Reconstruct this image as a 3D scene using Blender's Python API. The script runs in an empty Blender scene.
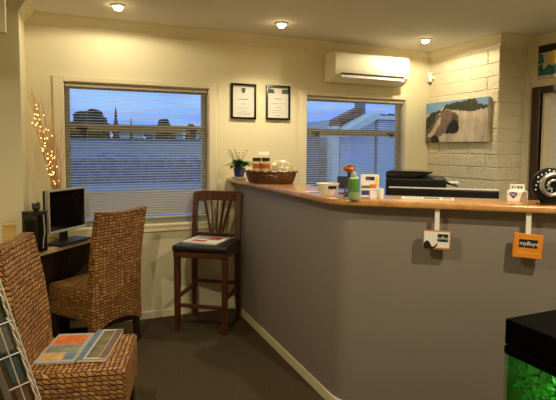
import bpy, bmesh, math, random
from mathutils import Vector, Matrix
random.seed(7)
PI = math.pi
SC = bpy.context.scene
COL = SC.collection

# ------------------------------------------------------------------ camera
CAM_H = 1.427
F_PX, YAW, PIT, ROL, CY = 484.6, 0.400651, 0.062104, 0.0062008, 177.6
cy_, sy_ = math.cos(YAW), math.sin(YAW)
cp_, sp_ = math.cos(PIT), math.sin(PIT)
fw = Vector((sy_*cp_, cy_*cp_, -sp_))
r0 = Vector((cy_, -sy_, 0))
u0 = r0.cross(fw)
rr = r0*math.cos(ROL) + u0*math.sin(ROL)
uu = -r0*math.sin(ROL) + u0*math.cos(ROL)
cd = bpy.data.cameras.new('camera')
cam = bpy.data.objects.new('camera', cd)
COL.objects.link(cam)
m3 = Matrix((rr, uu, -fw)).transposed()
cam.matrix_world = Matrix.Translation((0, 0, CAM_H)) @ m3.to_4x4()
cd.sensor_fit = 'HORIZONTAL'
cd.sensor_width = 36
cd.lens = 36*F_PX/556
cd.shift_y = -(200-CY)/556
cd.clip_start = 0.02
cd.clip_end = 500
SC.camera = cam

# ------------------------------------------------------------------ world (dusk sky)
W = bpy.data.worlds.new('dusk_sky')
SC.world = W
W.use_nodes = True
nt = W.node_tree
nt.nodes.clear()
out = nt.nodes.new('ShaderNodeOutputWorld')
bg = nt.nodes.new('ShaderNodeBackground')
tc = nt.nodes.new('ShaderNodeTexCoord')
sep = nt.nodes.new('ShaderNodeSeparateXYZ')
rmp = nt.nodes.new('ShaderNodeValToRGB')
nz = nt.nodes.new('ShaderNodeTexNoise')
mp = nt.nodes.new('ShaderNodeMapping')
mp.inputs['Scale'].default_value = (1.5, 1.5, 9)
nz.inputs['Scale'].default_value = 3.0
nz.inputs['Detail'].default_value = 5
mx = nt.nodes.new('ShaderNodeMix')
mx.data_type = 'RGBA'
cr = rmp.color_ramp
cr.elements[0].position = 0.0
cr.elements[0].color = (0.22, 0.40, 0.86, 1)
cr.elements[1].position = 0.22
cr.elements[1].color = (0.34, 0.66, 1.0, 1)
e = cr.elements.new(0.07); e.color = (0.16, 0.34, 0.92, 1)
cr2 = nt.nodes.new('ShaderNodeValToRGB')
cr2.color_ramp.elements[0].position = 0.45
cr2.color_ramp.elements[0].color = (0, 0, 0, 1)
cr2.color_ramp.elements[1].position = 0.7
cr2.color_ramp.elements[1].color = (0.6, 0.6, 0.6, 1)
L = nt.links.new
L(tc.outputs['Generated'], sep.inputs[0])
L(sep.outputs['Z'], rmp.inputs[0])
L(tc.outputs['Generated'], mp.inputs[0])
L(mp.outputs[0], nz.inputs['Vector'])
L(nz.outputs['Fac'], cr2.inputs[0])
L(cr2.outputs[0], mx.inputs[0])
L(rmp.outputs[0], mx.inputs[6])
mx.inputs[7].default_value = (0.40, 0.66, 1.0, 1)
L(mx.outputs[2], bg.inputs[0])
bg.inputs[1].default_value = 1.2
L(bg.outputs[0], out.inputs[0])

SC.view_settings.view_transform = 'Standard'
SC.view_settings.look = 'None'
SC.view_settings.gamma = 1
SC.view_settings.use_curve_mapping = False
SC.view_settings.exposure = 0.0
WARM = (1.0, 0.86, 0.60)
# (x, y, watts, spread deg)  recessed downlights, plus a last unseen one added to brighten the right walls
DOWNLIGHTS = [(0.307, 3.57, 3.4, 180), (1.525, 3.549, 11, 128), (2.915, 3.531, 5.6, 180),
              (-0.30, 1.45, 18, 178), (1.55, 0.60, 22, 178), (2.75, 1.10, 25, 178)]
CORRIDOR_W = 5

# ------------------------------------------------------------------ materials
def lin(c):
    return tuple(((v/255)/12.92 if v/255 <= .04045 else ((v/255+.055)/1.055)**2.4) for v in c)

MATS = {}
def M(name, col, rough=.6, metal=0.0, var=None, bump=None, emit=0.0, spec=.5, coat=0.0):
    """var=(scale, amount, stretch) mottles the colour; bump=(scale, strength)."""
    if name in MATS: return MATS[name]
    m = bpy.data.materials.new(name); m.use_nodes = True
    t = m.node_tree; b = t.nodes['Principled BSDF']
    c = lin(col)
    b.inputs['Base Color'].default_value = (*c, 1)
    b.inputs['Roughness'].default_value = rough
    b.inputs['Metallic'].default_value = metal
    b.inputs['Specular IOR Level'].default_value = spec
    b.inputs['Coat Weight'].default_value = coat
    b.inputs['Coat Roughness'].default_value = .15
    if emit:
        b.inputs['Emission Color'].default_value = (*c, 1)
        b.inputs['Emission Strength'].default_value = emit
    if var or bump:
        tcn = t.nodes.new('ShaderNodeTexCoord')
    if var:
        sc, am, st = var
        mpn = t.nodes.new('ShaderNodeMapping'); mpn.inputs['Scale'].default_value = st
        n = t.nodes.new('ShaderNodeTexNoise'); n.inputs['Scale'].default_value = sc; n.inputs['Detail'].default_value = 6
        r = t.nodes.new('ShaderNodeValToRGB')
        r.color_ramp.elements[0].position = .3; r.color_ramp.elements[1].position = .7
        r.color_ramp.elements[0].color = (*[v*(1-am) for v in c], 1)
        r.color_ramp.elements[1].color = (*[min(1, v*(1+am)) for v in c], 1)
        t.links.new(tcn.outputs['Object'], mpn.inputs[0]); t.links.new(mpn.outputs[0], n.inputs['Vector'])
        t.links.new(n.outputs['Fac'], r.inputs[0]); t.links.new(r.outputs[0], b.inputs['Base Color'])
    if bump:
        n2 = t.nodes.new('ShaderNodeTexNoise'); n2.inputs['Scale'].default_value = bump[0]; n2.inputs['Detail'].default_value = 5
        bp = t.nodes.new('ShaderNodeBump'); bp.inputs['Strength'].default_value = bump[1]; bp.inputs['Distance'].default_value = .01
        t.links.new(tcn.outputs['Object'], n2.inputs['Vector']); t.links.new(n2.outputs['Fac'], bp.inputs['Height'])
        t.links.new(bp.outputs[0], b.inputs['Normal'])
    MATS[name] = m
    return m

def wicker_mat():
    m = bpy.data.materials.new('woven_hyacinth'); m.use_nodes = True
    t = m.node_tree; b = t.nodes['Principled BSDF']; N = t.nodes.new; K = t.links.new
    tcn = N('ShaderNodeTexCoord')
    br = N('ShaderNodeTexBrick')
    br.offset = .5; br.offset_frequency = 2
    br.inputs['Scale'].default_value = 1
    br.inputs['Brick Width'].default_value = .030
    br.inputs['Row Height'].default_value = .0215
    br.inputs['Mortar Size'].default_value = .0046
    br.inputs['Mortar Smooth'].default_value = .9
    br.inputs['Bias'].default_value = 0
    br.inputs['Color1'].default_value = (*lin((216, 160, 90)), 1)
    br.inputs['Color2'].default_value = (*lin((160, 106, 54)), 1)
    br.inputs['Mortar'].default_value = (*lin((112, 70, 34)), 1)
    nz = N('ShaderNodeTexNoise'); nz.inputs['Scale'].default_value = 30; nz.inputs['Detail'].default_value = 4
    # lean the joints so each row reads as a twisted strand
    sx_ = N('ShaderNodeSeparateXYZ'); cx_ = N('ShaderNodeCombineXYZ')
    ml = N('ShaderNodeMath'); ml.operation = 'MULTIPLY_ADD'; ml.inputs[1].default_value = .75
    K(tcn.outputs['UV'], sx_.inputs[0]); K(sx_.outputs['Y'], ml.inputs[0]); K(sx_.outputs['X'], ml.inputs[2])
    K(ml.outputs[0], cx_.inputs['X']); K(sx_.outputs['Y'], cx_.inputs['Y'])
    add = N('ShaderNodeMix'); add.data_type = 'RGBA'; add.blend_type = 'LINEAR_LIGHT'; add.inputs[0].default_value = .010
    K(tcn.outputs['UV'], nz.inputs['Vector'])
    K(cx_.outputs[0], add.inputs[6]); K(nz.outputs['Color'], add.inputs[7])
    K(add.outputs[2], br.inputs['Vector'])
    mul = N('ShaderNodeMix'); mul.data_type = 'RGBA'; mul.blend_type = 'MULTIPLY'; mul.inputs[0].default_value = .65
    rp = N('ShaderNodeValToRGB'); rp.color_ramp.elements[0].position = .3; rp.color_ramp.elements[1].position = .62
    rp.color_ramp.elements[0].color = (.35, .28, .2, 1); rp.color_ramp.elements[1].color = (1, 1, 1, 1)
    K(nz.outputs['Fac'], rp.inputs[0]); K(br.outputs['Color'], mul.inputs[6]); K(rp.outputs[0], mul.inputs[7])
    K(mul.outputs[2], b.inputs['Base Color'])
    inv = N('ShaderNodeMath'); inv.operation = 'SUBTRACT'; inv.inputs[0].default_value = 1
    K(br.outputs['Fac'], inv.inputs[1])
    bp = N('ShaderNodeBump'); bp.inputs['Strength'].default_value = 1; bp.inputs['Distance'].default_value = .012
    K(inv.outputs[0], bp.inputs['Height']); K(bp.outputs[0], b.inputs['Normal'])
    b.inputs['Roughness'].default_value = .55
    return m

def wood_mat(name, col, dark, rough=.35, scale=9, axis=(1, 12, 12), coat=.3):
    m = bpy.data.materials.new(name); m.use_nodes = True
    t = m.node_tree; b = t.nodes['Principled BSDF']; N = t.nodes.new; K = t.links.new
    tcn = N('ShaderNodeTexCoord'); mpn = N('ShaderNodeMapping'); mpn.inputs['Scale'].default_value = axis
    n = N('ShaderNodeTexNoise'); n.inputs['Scale'].default_value = scale; n.inputs['Detail'].default_value = 8
    n.inputs['Distortion'].default_value = .6
    r = N('ShaderNodeValToRGB'); r.color_ramp.elements[0].position = .32; r.color_ramp.elements[1].position = .68
    r.color_ramp.elements[0].color = (*lin(dark), 1); r.color_ramp.elements[1].color = (*lin(col), 1)
    K(tcn.outputs['Object'], mpn.inputs[0]); K(mpn.outputs[0], n.inputs['Vector']); K(n.outputs['Fac'], r.inputs[0])
    K(r.outputs[0], b.inputs['Base Color']); b.inputs['Roughness'].default_value = rough
    b.inputs['Coat Weight'].default_value = coat; b.inputs['Coat Roughness'].default_value = .2
    return m

def glass_mat(name, col=(1, 1, 1), rough=0.0, mixfac=.93):
    """thin pane: mostly clear, a little mirror"""
    m = bpy.data.materials.new(name); m.use_nodes = True
    t = m.node_tree; t.nodes.clear(); N = t.nodes.new; K = t.links.new
    o = N('ShaderNodeOutputMaterial'); tr = N('ShaderNodeBsdfTransparent'); gl = N('ShaderNodeBsdfGlossy'); mx = N('ShaderNodeMixShader')
    tr.inputs[0].default_value = (*col, 1); gl.inputs['Roughness'].default_value = .02
    fr = N('ShaderNodeMapRange'); lw = N('ShaderNodeLayerWeight'); pw = N('ShaderNodeMath'); pw.operation = 'POWER'; pw.inputs[1].default_value = 4
    K(lw.outputs['Facing'], pw.inputs[0]); K(pw.outputs[0], fr.inputs['Value'])
    fr.inputs['To Min'].default_value = .035; fr.inputs['To Max'].default_value = .6
    K(fr.outputs[0], mx.inputs[0]); K(tr.outputs[0], mx.inputs[1]); K(gl.outputs[0], mx.inputs[2]); K(mx.outputs[0], o.inputs[0])
    return m

m_wall = M('cream_wall_paint', (230, 221, 184), .75, bump=(90, .05))
m_ceil = M('ceiling_paint', (222, 217, 206), .85)
m_trim = M('cream_trim_paint', (232, 220, 188), .45)
m_carpet = M('brown_carpet', (84, 73, 54), .95, var=(60, .18, (1, 1, 1)), bump=(260, .6), spec=.1)
m_brick = M('painted_block', (222, 212, 180), .75, bump=(34, 1.0))
m_brick.node_tree.nodes['Bump'].inputs['Distance'].default_value = .015
m_taupe = M('taupe_counter_paint', (138, 129, 120), .55, var=(1.5, .04, (1, 1, 1)))
m_ctop = wood_mat('honey_timber', (208, 156, 94), (180, 122, 66), .28, 6, (3, 1, 3), .5)
m_wick = wicker_mat()
m_dark = wood_mat('dark_stained_wood', (98, 50, 30), (58, 28, 17), .35, 8, (8, 8, 1))
m_leg = wood_mat('espresso_wood', (52, 34, 24), (34, 22, 15), .4, 8, (8, 8, 1))
m_door = wood_mat('walnut_architrave', (70, 44, 30), (44, 27, 18), .45, 8, (8, 8, 1))
m_desk = wood_mat('beige_laminate', (190, 168, 128), (176, 152, 112), .4, 5, (1, 6, 1), .1)
m_deskp = wood_mat('dark_desk_panel', (72, 56, 42), (56, 42, 30), .5, 5, (1, 6, 1), .1)
m_black = M('black_plastic', (16, 16, 17), .4)
m_gloss = M('gloss_black_plastic', (9, 9, 10), .12, coat=.4)
m_screen = M('black_screen_glass', (5, 6, 8), .08)
m_silver = M('silver_plastic', (172, 168, 158), .4, .1)
m_chrome = M('chrome', (220, 220, 220), .15, 1)
m_white = M('white_plastic', (235, 232, 224), .35)
m_offw = M('white_card', (238, 234, 224), .7)
m_vinyl = M('black_vinyl', (24, 22, 22), .32, bump=(40, .08))
m_slat = M('cream_slat', (190, 180, 156), .5)
m_alu = M('window_frame_coat', (196, 186, 160), .5)
m_glass = glass_mat('window_glass')
m_paper = M('paper', (226, 222, 212), .7)
m_ink = M('ink_black', (20, 20, 22), .6)
m_bluegrey = M('print_blue', (106, 124, 150), .6, var=(14, .3, (1, 1, 1)))
m_orange = M('print_orange', (206, 110, 52), .6, var=(22, .3, (1, 1, 1)))
m_olive = M('print_olive', (112, 104, 72), .6, var=(16, .5, (1, 1, 1)))
m_red = M('print_red', (196, 84, 62), .6, var=(18, .3, (1, 1, 1)))
m_brown = M('print_brown', (112, 88, 74), .6, var=(16, .3, (1, 1, 1)))
m_green = M('leaf_green', (52, 104, 40), .5, var=(30, .3, (1, 1, 1)))
m_twig = M('pale_twig', (196, 150, 88), .7)

# ------------------------------------------------------------------ mesh helpers
def nb(): return bmesh.new()
def _merge(bm, t, mi=0, mat=None):
    for f in t.faces: f.material_index = mi
    if mat is not None: bmesh.ops.transform(t, matrix=mat, verts=t.verts)
    me = bpy.data.meshes.new('tmp'); t.to_mesh(me); t.free()
    bm.from_mesh(me); bpy.data.meshes.remove(me)
    return bm
def box(bm, x0, x1, y0, y1, z0, z1, bev=0.0, mi=0, seg=2, mat=None):
    t = nb(); bmesh.ops.create_cube(t, size=1)
    bmesh.ops.scale(t, vec=(x1-x0, y1-y0, z1-z0), verts=t.verts)
    bmesh.ops.translate(t, vec=((x0+x1)/2, (y0+y1)/2, (z0+z1)/2), verts=t.verts)
    if bev > 0: bmesh.ops.bevel(t, geom=t.edges[:], offset=bev, segments=seg, affect='EDGES', profile=.6)
    return _merge(bm, t, mi, mat)
def prism(bm, poly, z0, z1, bev=0.0, mi=0, mat=None, seg=2):
    t = nb()
    f = t.faces.new([t.verts.new((x, y, z0)) for x, y in poly])
    f.normal_update()
    r = bmesh.ops.extrude_face_region(t, geom=[f])
    bmesh.ops.translate(t, vec=(0, 0, z1-z0), verts=[v for v in r['geom'] if isinstance(v, bmesh.types.BMVert)])
    bmesh.ops.recalc_face_normals(t, faces=t.faces)
    if bev > 0: bmesh.ops.bevel(t, geom=[e for e in t.edges if e.calc_face_angle(0) > .4], offset=bev, segments=seg, affect='EDGES', profile=.6)
    return _merge(bm, t, mi, mat)
def loft(bm, rings, mi=0, cap=True, closed=True, mat=None):
    t = nb(); vs = [[t.verts.new(p) for p in r] for r in rings]
    n = len(rings[0])
    for a, b in zip(vs, vs[1:]):
        for i in range(n if closed else n-1):
            j = (i+1) % n
            t.faces.new((a[i], a[j], b[j], b[i]))
    if cap and closed:
        t.faces.new(list(reversed(vs[0]))); t.faces.new(vs[-1])
    bmesh.ops.recalc_face_normals(t, faces=t.faces)
    return _merge(bm, t, mi, mat)
def lathe(bm, prof, n=24, c=(0, 0), mi=0, mat=None, cap=True):
    return loft(bm, [[(c[0]+r*math.cos(2*PI*i/n), c[1]+r*math.sin(2*PI*i/n), z) for i in range(n)] for r, z in prof], mi, cap, True, mat)
def tube(bm, path, r, n=8, mi=0, mat=None, r1=None):
    P = [Vector(p) for p in path]; rings = []
    for i, p in enumerate(P):
        d = (P[min(i+1, len(P)-1)]-P[max(i-1, 0)]).normalized()
        a = d.orthogonal().normalized() if i == 0 else (a - d*a.dot(d)).normalized()
        b = d.cross(a)
        k = i/max(1, len(P)-1); rad = r if r1 is None else r+(r1-r)*k
        rings.append([p+a*rad*math.cos(2*PI*j/n)+b*rad*math.sin(2*PI*j/n) for j in range(n)])
    return loft(bm, rings, mi, True, True, mat)
def bar(bm, p, q, w, d=None, mi=0, bev=.002):
    """square bar between two points"""
    p, q = Vector(p), Vector(q); d = d or w; ln = (q-p).length
    rot = (q-p).to_track_quat('Z', 'X').to_matrix().to_4x4()
    return box(bm, -w/2, w/2, -d/2, d/2, 0, ln, bev, mi, 1, Matrix.Translation(p) @ rot)
def sphere(bm, c, r, mi=0, sz=(1, 1, 1), u=16, v=10):
    t = nb(); bmesh.ops.create_uvsphere(t, u_segments=u, v_segments=v, radius=r)
    bmesh.ops.scale(t, vec=sz, verts=t.verts); bmesh.ops.translate(t, vec=c, verts=t.verts)
    return _merge(bm, t, mi)

def obj(name, bm, mats, parent=None, smooth=False, loc=None):
    """ONE mesh object with metric box-projected UVs"""
    me = bpy.data.meshes.new(name)
    uv = bm.loops.layers.uv.verify()
    bm.normal_update()
    for f in bm.faces:
        n = f.normal; ax = max(range(3), key=lambda k: abs(n[k]))
        for l in f.loops:
            c = l.vert.co
            l[uv].uv = ((c.y, c.z), (c.x, c.z), (c.x, c.y))[ax]
        if smooth: f.smooth = True
    bm.to_mesh(me); bm.free()
    if smooth:
        try: me.set_sharp_from_angle(angle=.7)
        except Exception: pass
    for m in (mats if isinstance(mats, (list, tuple)) else [mats]): me.materials.append(m)
    o = bpy.data.objects.new(name, me); COL.objects.link(o)
    if parent is not None: o.parent = parent
    if loc is not None: o.location = loc
    return o
def tag(o, label, cat, group=None, kind=None):
    if label: o['label'] = label
    if cat: o['category'] = cat
    if group: o['group'] = group
    if kind: o['kind'] = kind
    return o
def thing(name, label, cat, loc=(0, 0, 0), rz=0.0, group=None):
    o = bpy.data.objects.new(name, None); COL.objects.link(o)
    o.empty_display_size = .1
    o.location = loc; o.rotation_euler = (0, 0, rz)
    return tag(o, label, cat, group)
def struct(name, bm, mats, parent=None, smooth=False):
    o = obj(name, bm, mats, parent, smooth)
    if parent is None: o['kind'] = 'structure'
    return o
def dup(root, label, loc, rz=None):
    r = root.copy(); COL.objects.link(r); r.location = loc; r['label'] = label
    if rz is not None: r.rotation_euler = (0, 0, rz)
    for ch in list(root.children):
        c = ch.copy(); COL.objects.link(c); c.parent = r
        for g in ch.children:
            d = g.copy(); COL.objects.link(d); d.parent = c
    return r
def text(name, s, size, mat, parent, mtx, depth=.0004, shear=0.0, sx=1.0, label=None):
    cu = bpy.data.curves.new('t', 'FONT'); cu.body = s; cu.size = size; cu.align_x = 'CENTER'; cu.align_y = 'CENTER'
    cu.extrude = depth; cu.shear = shear
    to = bpy.data.objects.new('t', cu); COL.objects.link(to)
    dg = bpy.context.evaluated_depsgraph_get()
    me = bpy.data.meshes.new_from_object(to.evaluated_get(dg))
    COL.objects.unlink(to); bpy.data.objects.remove(to)
    me.transform(Matrix.Diagonal((sx, 1, 1, 1))); me.transform(mtx); me.name = name
    me.materials.clear(); me.materials.append(mat)
    o = bpy.data.objects.new(name, me); COL.objects.link(o); o.parent = parent
    if label: o['label'] = label
    return o
FRONT = Matrix.Rotation(PI/2, 4, 'X')      # lettering that reads from -Y
def MT(x, y, z): return Matrix.Translation((x, y, z))

# ------------------------------------------------------------------ room shell
D = 4.054; XL = -0.31; XR = 3.42; YB = 3.162; XR2 = 3.786; H = 2.40; NIB = 3.645
b = nb(); box(b, -1.75, 5.4, -1.75, D+.12, -.1, 0); struct('floor', b, m_carpet)
b = nb(); box(b, -1.75, 5.4, -1.75, D+.12, H, H+.1); struct('ceiling', b, m_ceil)
W1 = (-0.055, 1.072, .79, 1.918); W2 = (1.998, 3.108, .79, 1.912)
b = nb()
for x0, x1, z0, z1 in ((-1.75, W1[0], 0, H), (W1[0], W1[1], 0, W1[2]), (W1[0], W1[1], W1[3], H), (W1[1], W2[0], 0, H),
                       (W2[0], W2[1], 0, W2[2]), (W2[0], W2[1], W2[3], H), (W2[1], 5.4, 0, H)):
    box(b, x0, x1, D, D+.12, z0, z1)
struct('wall_back', b, m_wall)
b = nb(); box(b, -1.75, XL, NIB, D, 0, H); struct('wall_left', b, m_wall)
b = nb(); box(b, -1.75, -1.6, -1.75, NIB, 0, H); struct('wall_left_front', b, m_wall)
b = nb(); box(b, -1.6, -.312, 2.92, 2.985, 2.02, H); struct('wall_left_bulkhead', b, m_wall)
b = nb(); box(b, -1.75, 5.4, -1.75, -1.6, 0, H); struct('wall_front', b, m_wall)
b = nb()
box(b, XR2, XR2+.12, YB, D, 0, H)
box(b, XR2, XR2+.12, 3.046, YB, 0, H); box(b, XR2, XR2+.12, 2.2, 3.046, 1.95, H); box(b, XR2, XR2+.12, -1.6, 2.2, 0, H)
struct('wall_right', b, m_wall)
b = nb(); box(b, 5.28, 5.4, -1.6, D, 0, H); struct('wall_corridor', b, m_wall)
# painted stone-faced blocks: body plus one block at a time
b = nb(); box(b, XR+.002, XR2, YB+.004, D, 0, H)
rb = random.Random(3)
CH = .1145
for k in range(21):
    z0 = k*CH + .0025; z1 = min((k+1)*CH - .0025, H)
    y = YB + (.0 if k % 2 else .0)
    cut = [YB, YB+.13 if k % 2 else YB+.33]
    while cut[-1] < D: cut.append(min(D, cut[-1]+.40))
    for a0, a1 in zip(cut, cut[1:]):
        if a1-a0 < .03: continue
        p = rb.uniform(.002, .009)
        box(b, XR-p, XR+.05, a0+(.0 if a0 == YB else .003), a1-.003, z0, z1, .006, 0, 1)
    box(b, XR+.002, XR+(.16 if k % 2 else .30), YB-rb.uniform(0, .004), YB+.05, z0, z1, .004, 0, 1)
    box(b, XR+(.168 if k % 2 else .308), XR2-.03, YB-rb.uniform(0, .004), YB+.05, z0, z1, .004, 0, 1)
struct('wall_right_brick', b, m_brick)
b = nb(); box(b, XR2-.045, XR2, YB-.012, YB+.01, 0, H); struct('trim_9', b, m_trim)

# cornices (stepped cove) : profile swept along one wall
def cornice(name, path):
    """sweeps the moulding along the wall tops, room on the right-hand side, mitred"""
    prof = [(0, -.085), (.008, -.085), (.010, -.070), (.018, -.066), (.036, -.040), (.060, -.020), (.064, -.010), (.078, -.008), (.078, 0), (0, 0)]
    P = [Vector(p) for p in path]; ns = []
    for a, b_ in zip(P, P[1:]):
        d = (b_-a).normalized(); ns.append(Vector((d.y, -d.x)))
    rings = []
    for k, p in enumerate(P):
        n1, n2 = ns[max(0, k-1)], ns[min(k, len(ns)-1)]
        m = (n1+n2)/(1+n1.dot(n2))
        rings.append([(p.x+m.x*u, p.y+m.y*u, H+v) for u, v in prof])
    bm = nb(); loft(bm, rings); return struct(name, bm, m_trim)
cornice('trim_1', [(-1.6, NIB), (XL, NIB), (XL, D), (XR-.006, D), (XR-.006, YB-.004), (XR2, YB-.004), (XR2, -1.6)])
def skirt(name, x0, x1, y0, y1):
    bm = nb(); box(bm, x0, x1, y0, y1, 0, .062, .004, 0, 1); return struct(name, bm, m_trim)
skirt('baseboard_back', XL, 1.31, D-.013, D)
skirt('baseboard_left', XL, XL+.013, NIB, D-.013)

# ------------------------------------------------------------------ windows
def window(idx, Wd, kind):
    x0, x1, z0, z1 = Wd
    b = nb()     # architrave + sill
    a = .075
    box(b, x0-a, x0, D-.018, D+.0, z0-.06, z1+.042, .004, 0, 1)
    box(b, x1, x1+a*.87, D-.018, D, z0-.06, z1+.042, .004, 0, 1)
    box(b, x0, x1, D-.018, D, z1, z1+.042, .004, 0, 1)
    box(b, x0-a, x1+a*.87, D-.022, D, z0-.062, z0-.006, .004, 0, 1)
    box(b, x0, x1, D-.028, D+.12, z0-.02, z0, .004, 0, 1)
    # reveals
    box(b, x0, x0+.004, D, D+.12, z0, z1); box(b, x1-.004, x1, D, D+.12, z0, z1); box(b, x0, x1, D, D+.12, z1-.004, z1)
    w = struct('window_%d' % idx, b, m_trim)
    f = nb()
    y0, y1 = D+.072, D+.112
    fwid = .042
    box(f, x0+.004, x0+fwid, y0, y1, z0, z1-.004, .003, 0, 1); box(f, x1-fwid, x1-.004, y0, y1, z0, z1-.004, .003, 0, 1)
    box(f, x0+fwid, x1-fwid, y0, y1, z1-fwid, z1-.004, .003, 0, 1); box(f, x0+fwid, x1-fwid, y0, y1, z0, z0+fwid, .003, 0, 1)
    box(f, x0+fwid, x1-fwid, y0-.01, y1, 1.545, 1.605, .003, 0, 1)
    obj('window_frame', f, m_alu, w)
    g = nb(); box(g, x0+fwid, x1-fwid, y0+.018, y0+.022, z0+fwid, 1.55); obj('lower_pane', g, m_glass, w)
    g = nb(); box(g, x0+fwid, x1-fwid, y0+.018, y0+.022, 1.60, z1-fwid); obj('upper_pane', g, m_glass, w)
    for px in (x0+.13, x1-.13):
        h = nb(); box(h, px-.045, px+.045, y0-.022, y0-.010, 1.56, 1.578, .003, 0, 1); box(h, px-.012, px+.03, y0-.028, y0-.014, 1.535, 1.565, .003, 0, 1)
        obj('window_latch', h, m_black, w)
    return w
window(1, W1, 1); window(2, W2, 2)

def blind(Wd, label, zclose, zbot):
    x0, x1, z0, z1 = Wd
    yb = D+.028
    t = thing('venetian_blind', label, 'blind', ((x0+x1)/2, yb, zbot))
    hw = (x1-x0)/2-.008
    b = nb(); box(b, -hw, hw, -.02, .018, z1-.035-zbot, z1-.006-zbot, .003, 0, 1); obj('headrail', b, m_slat, t)
    b = nb(); box(b, -hw, hw, -.014, .014, 0, .014, .003, 0, 1); obj('bottom_rail', b, m_slat, t)
    b = nb(); z = z1-.048; pitch = .0212; wd = .0255
    while z > zbot+.02:
        k = min(1, max(0, (zclose-z)/.03))
        ang = math.radians(10 + 31*k)
        # curved slat, outer edge up
        prof = []
        for s in range(5):
            q = -1+s*.5
            prof.append((q*wd/2, .0009*(1-q*q)))
        pts = [(y*math.cos(ang)-v*math.sin(ang), y*math.sin(ang)+v*math.cos(ang)) for y, v in prof]
        low = [(y+.0004*math.sin(ang), v-.0005) for y, v in reversed(pts)]
        ring = pts+low
        loft(b, [[(sx, y, z-zbot+v) for y, v in ring] for sx in (-hw+.004, hw-.004)])
        z -= pitch
    obj('slats', b, m_slat, t, True)
    for lx in (-hw*.72, 0, hw*.72):
        b = nb(); tube(b, [(lx, -.0145, z1-.04-zbot), (lx, -.0145, .01)], .0008, 5); obj('ladder_cord', b, m_slat, t)
    return t
blind(W1, 'cream venetian blind in the left window, above the desk and bar stool', 1.085, W1[2]+.045)
blind(W2, 'cream venetian blind in the right window, under the air conditioner', .5, W2[2]+.045)

# ------------------------------------------------------------------ door on the right
b = nb()
box(b, XR2-.02, XR2+.03, 3.046, 3.124, 0, 1.972, .004, 0, 1)
box(b, XR2-.02, XR2+.03, 2.122, 2.2, 0, 1.972, .004, 0, 1)
box(b, XR2-.02, XR2+.03, 2.2, 3.046, 1.915, 1.972, .004, 0, 1)
d1 = struct('door_1', b, m_door)
b = nb(); box(b, XR2+.03, XR2+.12, 3.03, 3.046, 0, 1.95); box(b, XR2+.03, XR2+.12, 2.2, 2.216, 0, 1.95); box(b, XR2+.03, XR2+.12, 2.216, 3.03, 1.93, 1.95)
ln_ = obj('door_lining', b, m_trim, d1); ln_['label'] = 'white painted door lining'
b = nb(); box(b, XR2+.15, XR2+.92, 3.06, 3.10, .01, 1.92, .003, 0, 1)
dl = obj('door_leaf', b, m_white, d1); dl['label'] = 'white door leaf swung open into the corridor'
b = nb(); tube(b, [(XR2+.86, 3.058, .98), (XR2+.86, 3.015, .98), (XR2+.76, 3.01, .98)], .009, 8); obj('door_handle', b, m_chrome, dl)
t = thing('ceiling_light', 'plain round ceiling light in the corridor behind the right door', 'ceiling light', (4.55, 2.2, H))
b = nb(); lathe(b, [(.13, 0), (.13, -.03), (.10, -.06), (.0, -.075)], 24); obj('diffuser', b, M('lit_opal', (255, 236, 200), .5, emit=2.0), t, True)
ld = bpy.data.lights.new('corridor_lamp', 'POINT'); ld.energy = CORRIDOR_W; ld.color = (1, .8, .55); ld.shadow_soft_size = .1
lo = bpy.data.objects.new('lamp', ld); COL.objects.link(lo); lo.parent = t; lo.location = (0, 0, -.2)

# ------------------------------------------------------------------ ceiling downlights
m_bulb = M('lit_halogen', (255, 226, 165), .4, emit=34)
def downlight(x, y, w, sp, label):
    t = thing('downlight', label, 'downlight', (x, y, H), 0, 'recessed ceiling downlights')
    b = nb(); lathe(b, [(.030, -.012), (.036, -.014), (.047, -.008), (.050, 0), (.03, 0)], 28, cap=False); obj('trim_ring', b, m_white, t, True)
    b = nb(); lathe(b, [(.031, -.002), (.032, -.016), (.028, -.027), (.017, -.035), (.004, -.038)], 20); obj('bulb', b, m_bulb, t, True)
    ld = bpy.data.lights.new('halogen', 'SPOT'); ld.energy = w*4; ld.color = WARM; ld.spot_size = math.radians(sp); ld.spot_blend = .2 if sp == 180 else .7
    ld.shadow_soft_size = .022
    lo = bpy.data.objects.new('halogen', ld); COL.objects.link(lo); lo.parent = t; lo.location = (0, 0, -.06)
    return t
DL = ['recessed ceiling downlight at the upper left, close to the left window wall', 'small recessed ceiling downlight in the middle, above the framed certificates',
      'recessed ceiling downlight at the right, by the air conditioner and block wall', 'recessed ceiling downlight over the wicker chairs, out of view', 'recessed ceiling downlight over the open floor by the fish tank, out of view', 'added fill downlight over the staff side of the counter, unseen, brightening the right walls']
for (x, y, w, sp), lb in zip(DOWNLIGHTS, DL): downlight(x, y, w, sp, lb)

# ------------------------------------------------------------------ reception counter
cdir = Vector((.772, -.635)); cin = Vector((.635, .772))
ANG = math.atan2(cdir.y, cdir.x)
TX = 1.232                      # front edge of the straight run of the top
Q0 = Vector((2.02, 1.53))       # a point on the front edge of the angled run
E = Vector((TX, 2.179))
def off(o, t=None):     # point of the bend when offset inwards by o
    p0 = Q0+cin*o; x = TX+o; k = (p0.x-x)/cdir.x
    return Vector((x, p0.y-cdir.y*k))
def endp(o): return Q0+cin*o+cdir*.95
rc = thing('reception_counter', 'long taupe painted reception counter bending towards the right, cream skirting at its foot', 'counter', (0, 0, 0))
def arc_edge(o, n=6, r=.22):
    B = off(o); a = B+Vector((0, 1))*r*.5; c = B+cdir*r*.5
    return [a*(1-k)**2+B*2*k*(1-k)+c*k*k for k in [i/n for i in range(n+1)]]
def run(o, r):            # plan line at offset o with a rounded bend
    return [(TX+o, D-.003)]+[tuple(v) for v in arc_edge(o, 10, r)]+[tuple(endp(o))]
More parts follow.
